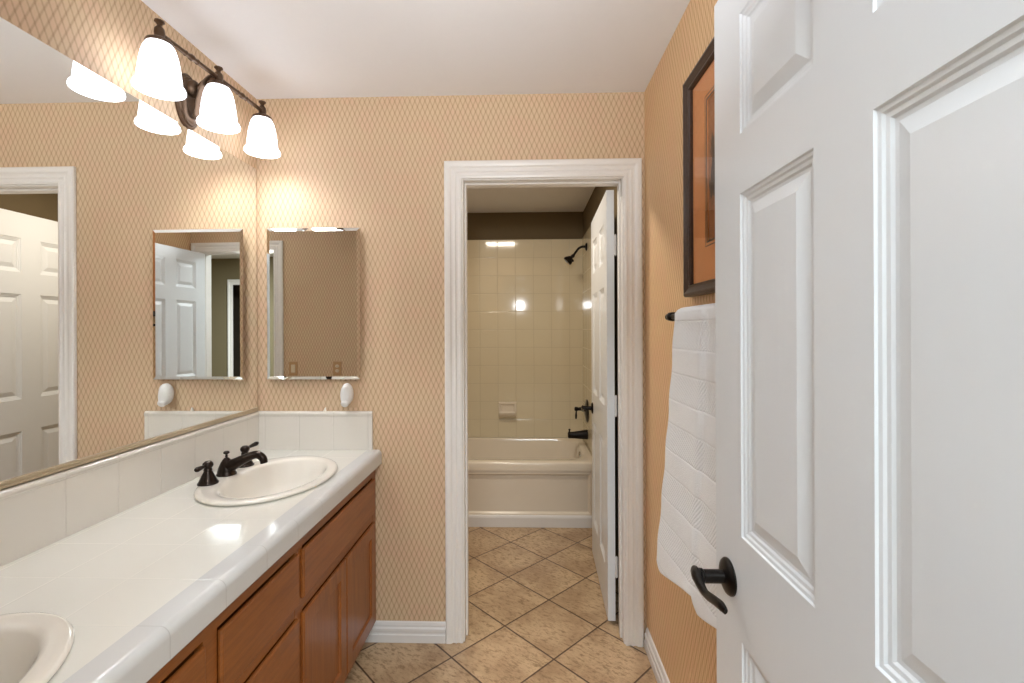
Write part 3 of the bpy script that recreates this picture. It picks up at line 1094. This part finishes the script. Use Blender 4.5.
bt = thing('bathtub', 'alcove bathtub with cream enamel rim and panelled apron', 'bathtub', (0.92, 1.6, 0))
TX0, TX1, TY0, TY1, TZR = 0.128, 1.698, 1.218, 1.998, 0.455
b = new()
loops = [rrect(TX0, TX1, TY0, TY1, 0.004, 0.395), rrect(TX0, TX1, TY0, TY1, 0.004, TZR - 0.012), rrect(TX0 + 0.004, TX1 - 0.003, TY0 + 0.004, TY1 - 0.003, 0.006, TZR - 0.004),
         rrect(TX0 + 0.012, TX1 - 0.010, TY0 + 0.012, TY1 - 0.010, 0.010, TZR), rrect(TX0 + 0.055, TX1 - 0.055, TY0 + 0.085, TY1 - 0.045, 0.16, TZR),
         rrect(TX0 + 0.064, TX1 - 0.062, TY0 + 0.095, TY1 - 0.055, 0.17, TZR - 0.006), rrect(TX0 + 0.075, TX1 - 0.068, TY0 + 0.102, TY1 - 0.062, 0.18, TZR - 0.03),
         rrect(TX0 + 0.14, TX1 - 0.085, TY0 + 0.12, TY1 - 0.08, 0.18, TZR - 0.16), rrect(TX0 + 0.24, TX1 - 0.11, TY0 + 0.145, TY1 - 0.105, 0.17, 0.13),
         rrect(TX0 + 0.32, TX1 - 0.16, TY0 + 0.19, TY1 - 0.15, 0.12, 0.095), rrect(TX0 + 0.5, TX1 - 0.5, TY0 + 0.3, TY1 - 0.3, 0.05, 0.09)]
rings(b, loops, cap0=False, cap1=True)
obj('basin', b, M['tub'], bt, smooth=True, angle=40)
b = new()
# apron: frame with a recessed panel, and a stepped foot strip
ay = TY0 + 0.004
pz0, pz1, pxa, pxb = 0.092, 0.372, TX0 + 0.05, 1.655
o0 = [(TX0, ay, 0.0), (TX1, ay, 0.0), (TX1, ay, 0.397), (TX0, ay, 0.397)]
o1 = [(pxa, ay, pz0), (pxb, ay, pz0), (pxb, ay, pz1), (pxa, ay, pz1)]
e = 0.012
o2 = [(pxa + e, ay + 0.014, pz0 + e), (pxb - e, ay + 0.014, pz0 + e), (pxb - e, ay + 0.014, pz1 - e), (pxa + e, ay + 0.014, pz1 - e)]
back = [(p[0], TY0 + 0.05, p[2]) for p in o0]
rings(b, [back, o0, o1, o2], cap0=True, cap1=True)
obj('apron', b, M['tub'], bt, bevel=0.003)
b = new()
prism(b, [(0.0, 0.0), (-0.012, 0.0), (-0.012, 0.066), (-0.009, 0.076), (-0.004, 0.083), (0.0, 0.084)], (TX0 + 0.001, ay - 0.0005, 0.001), (TX1 - 0.001, ay - 0.0005, 0.001), (0, 1, 0), (0, 0, 1))
obj('foot_strip', b, M['base'], bt, bevel=0.001)
b = new()
lathe(b, [(0.032, 0.0), (0.032, 0.004), (0.027, 0.009), (0.012, 0.012), (0.004, 0.0125)], (TX1 - 0.0725, 1.61, 0.400), (-1, 0, 0.1), 28)
ov = obj('overflow_plate', b, M['chrome'], bt, smooth=True)

# ------------------------------------------------------------------ shower and tub fittings
sh = thing('showerhead', 'black-bronze shower head on a curved arm above the tub', 'shower head', (1.70, 1.70, 2.04))
b = new()
lathe(b, [(0.032, 0.0), (0.032, 0.004), (0.026, 0.010), (0.014, 0.013)], (1.6995, 1.70, 2.055), (-1, 0, 0), 26)
obj('flange', b, M['black'], sh, smooth=True)
b = new()
pts, rr = smooth_pts([(1.695, 1.70, 2.055), (1.665, 1.70, 2.056), (1.635, 1.70, 2.042), (1.612, 1.70, 2.013), (1.592, 1.70, 1.986)], [0.0095] * 5, 6)
tube(b, pts, rr, 14)
obj('arm', b, M['black'], sh, smooth=True)
b = new()
lathe(b, [(0.010, -0.010), (0.014, 0.0), (0.015, 0.012), (0.012, 0.018), (0.020, 0.026), (0.035, 0.048), (0.038, 0.056), (0.038, 0.070), (0.034, 0.073), (0.010, 0.072)],
      (1.592, 1.70, 1.986), (-0.72, 0, -0.69), 28)
lathe(b, [(0.006, 0.0), (0.009, 0.004), (0.009, 0.018), (0.005, 0.022)], (1.578, 1.68, 1.951), (0.5, -0.3, -0.8), 14)
obj('head', b, M['black'], sh, smooth=True, angle=50)

sv = thing('shower_valve', 'black-bronze tub valve with oval plate and hanging lever', 'faucet', (1.70, 1.70, 0.77))
b = new()
lathe(b, [(0.092, 0.0), (0.092, 0.004), (0.082, 0.010), (0.050, 0.016), (0.030, 0.022)], (1.6995, 1.70, 0.735), (-1, 0, 0), 36)
obj('escutcheon', b, M['black'], sv, smooth=True)
b = new()
lathe(b, [(0.024, 0.018), (0.022, 0.040), (0.015, 0.046), (0.013, 0.075), (0.017, 0.080), (0.018, 0.096), (0.010, 0.104)], (1.6995, 1.70, 0.751), (-1, 0, 0), 24)
lv = obj('hub', b, M['black'], sv, smooth=True)
b = new()
pts, rr = smooth_pts([(1.612, 1.70, 0.758), (1.610, 1.695, 0.733), (1.608, 1.69, 0.698), (1.607, 1.687, 0.673)], [0.007, 0.0055, 0.0085, 0.006], 6)
tube(b, pts, rr, 14)
obj('lever', b, M['black'], lv, smooth=True)

sp = thing('tub_spout', 'black-bronze tub spout below the valve on the tile wall', 'spout', (1.70, 1.70, 0.57))
b = new()
loops = []
for x, ry, rt, rb in ((1.6995, 0.036, 0.040, 0.038), (1.690, 0.036, 0.040, 0.038), (1.640, 0.030, 0.031, 0.035), (1.590, 0.025, 0.024, 0.031), (1.562, 0.024, 0.022, 0.030), (1.548, 0.021, 0.024, 0.030), (1.542, 0.012, 0.014, 0.020)):
    loops.append([(x, 1.70 + ry * math.cos(t), 0.545 + (rt if math.sin(t) > 0 else rb) * math.sin(t)) for t in (2 * PI * k / 24 for k in range(24))])
rings(b, loops)
obj('body', b, M['black'], sp, smooth=True, angle=50)
b = new(); lathe(b, [(0.006, 0.0), (0.006, 0.014), (0.009, 0.018), (0.009, 0.024), (0.004, 0.027)], (1.556, 1.70, 0.564), (0, 0, 1), 14)
obj('diverter_knob', b, M['black'], sp, smooth=True)

sd = thing('soap_dish', 'cream ceramic soap dish set in the tub wall tile', 'soap dish', (1.045, 2.0, 0.62))
b = new()
sx0, sx1, sz0, sz1, yf = 0.968, 1.124, 0.628, 0.762, 1.9995
rings(b, [[(sx0, yf, sz0), (sx1, yf, sz0), (sx1, yf, sz1), (sx0, yf, sz1)],
          [(sx0, yf - 0.010, sz0), (sx1, yf - 0.010, sz0), (sx1, yf - 0.010, sz1), (sx0, yf - 0.010, sz1)],
          [(sx0 + 0.005, yf - 0.014, sz0 + 0.005), (sx1 - 0.005, yf - 0.014, sz0 + 0.005), (sx1 - 0.005, yf - 0.014, sz1 - 0.005), (sx0 + 0.005, yf - 0.014, sz1 - 0.005)],
          [(sx0 + 0.018, yf - 0.014, sz0 + 0.018), (sx1 - 0.018, yf - 0.014, sz0 + 0.018), (sx1 - 0.018, yf - 0.014, sz1 - 0.022), (sx0 + 0.018, yf - 0.014, sz1 - 0.022)],
          [(sx0 + 0.024, yf - 0.004, sz0 + 0.024), (sx1 - 0.024, yf - 0.004, sz0 + 0.024), (sx1 - 0.024, yf - 0.004, sz1 - 0.028), (sx0 + 0.024, yf - 0.004, sz1 - 0.028)]])
obj('plate', b, M['tub'], sd, bevel=0.002)
b = new()
prism(b, [(0.0, 0.006), (0.0, 0.045), (-0.006, 0.048), (-0.045, 0.056), (-0.058, 0.062), (-0.062, 0.056), (-0.058, 0.040), (-0.042, 0.020), (-0.020, 0.008)],
      (sx0 + 0.006, yf - 0.006, sz0 - 0.004), (sx1 - 0.006, yf - 0.006, sz0 - 0.004), (0, 1, 0), (0, 0, 1))
obj('tray', b, M['tub'], sd, bevel=0.004, seg=3)

# ------------------------------------------------------------------ switch and outlet on the entry wall (seen in the cabinet mirror)
for kind, cx, lab in (('light_switch', 0.700, 'ivory rocker light switch reflected at the cabinet mirror lower left'),
                      ('wall_outlet', 0.330, 'ivory double outlet reflected at the cabinet mirror lower right')):
    t = thing(kind, lab, 'switch' if kind == 'light_switch' else 'outlet', (cx, EY, 1.07))
    b = new(); box(b, cx - 0.036, cx + 0.036, EY + 0.0005, EY + 0.006, 1.012, 1.128)
    obj('plate', b, plain('tan_plate_' + kind, (188, 150, 108), 0.5), t, bevel=0.002)
    if kind == 'light_switch':
        b = new(); box(b, cx - 0.017, cx + 0.017, EY + 0.004, EY + 0.011, 1.036, 1.104)
        obj('rocker', b, M['ivory'], t, bevel=0.003)
    else:
        for z in (1.050, 1.090):
            b = new(); lathe(b, [(0.0165, 0.003), (0.0165, 0.009), (0.014, 0.010)], (cx, EY, z), (0, 1, 0), 24, 1.0, 0.82)
            so = obj('socket', b, M['ivory'], t, smooth=True)
            b = new()
            box(b, cx - 0.0075, cx - 0.0055, EY + 0.009, EY + 0.0106, z - 0.004, z + 0.005)
            box(b, cx + 0.0055, cx + 0.0075, EY + 0.009, EY + 0.0106, z - 0.004, z + 0.005)
            obj('slot', b, M['slot'], so)
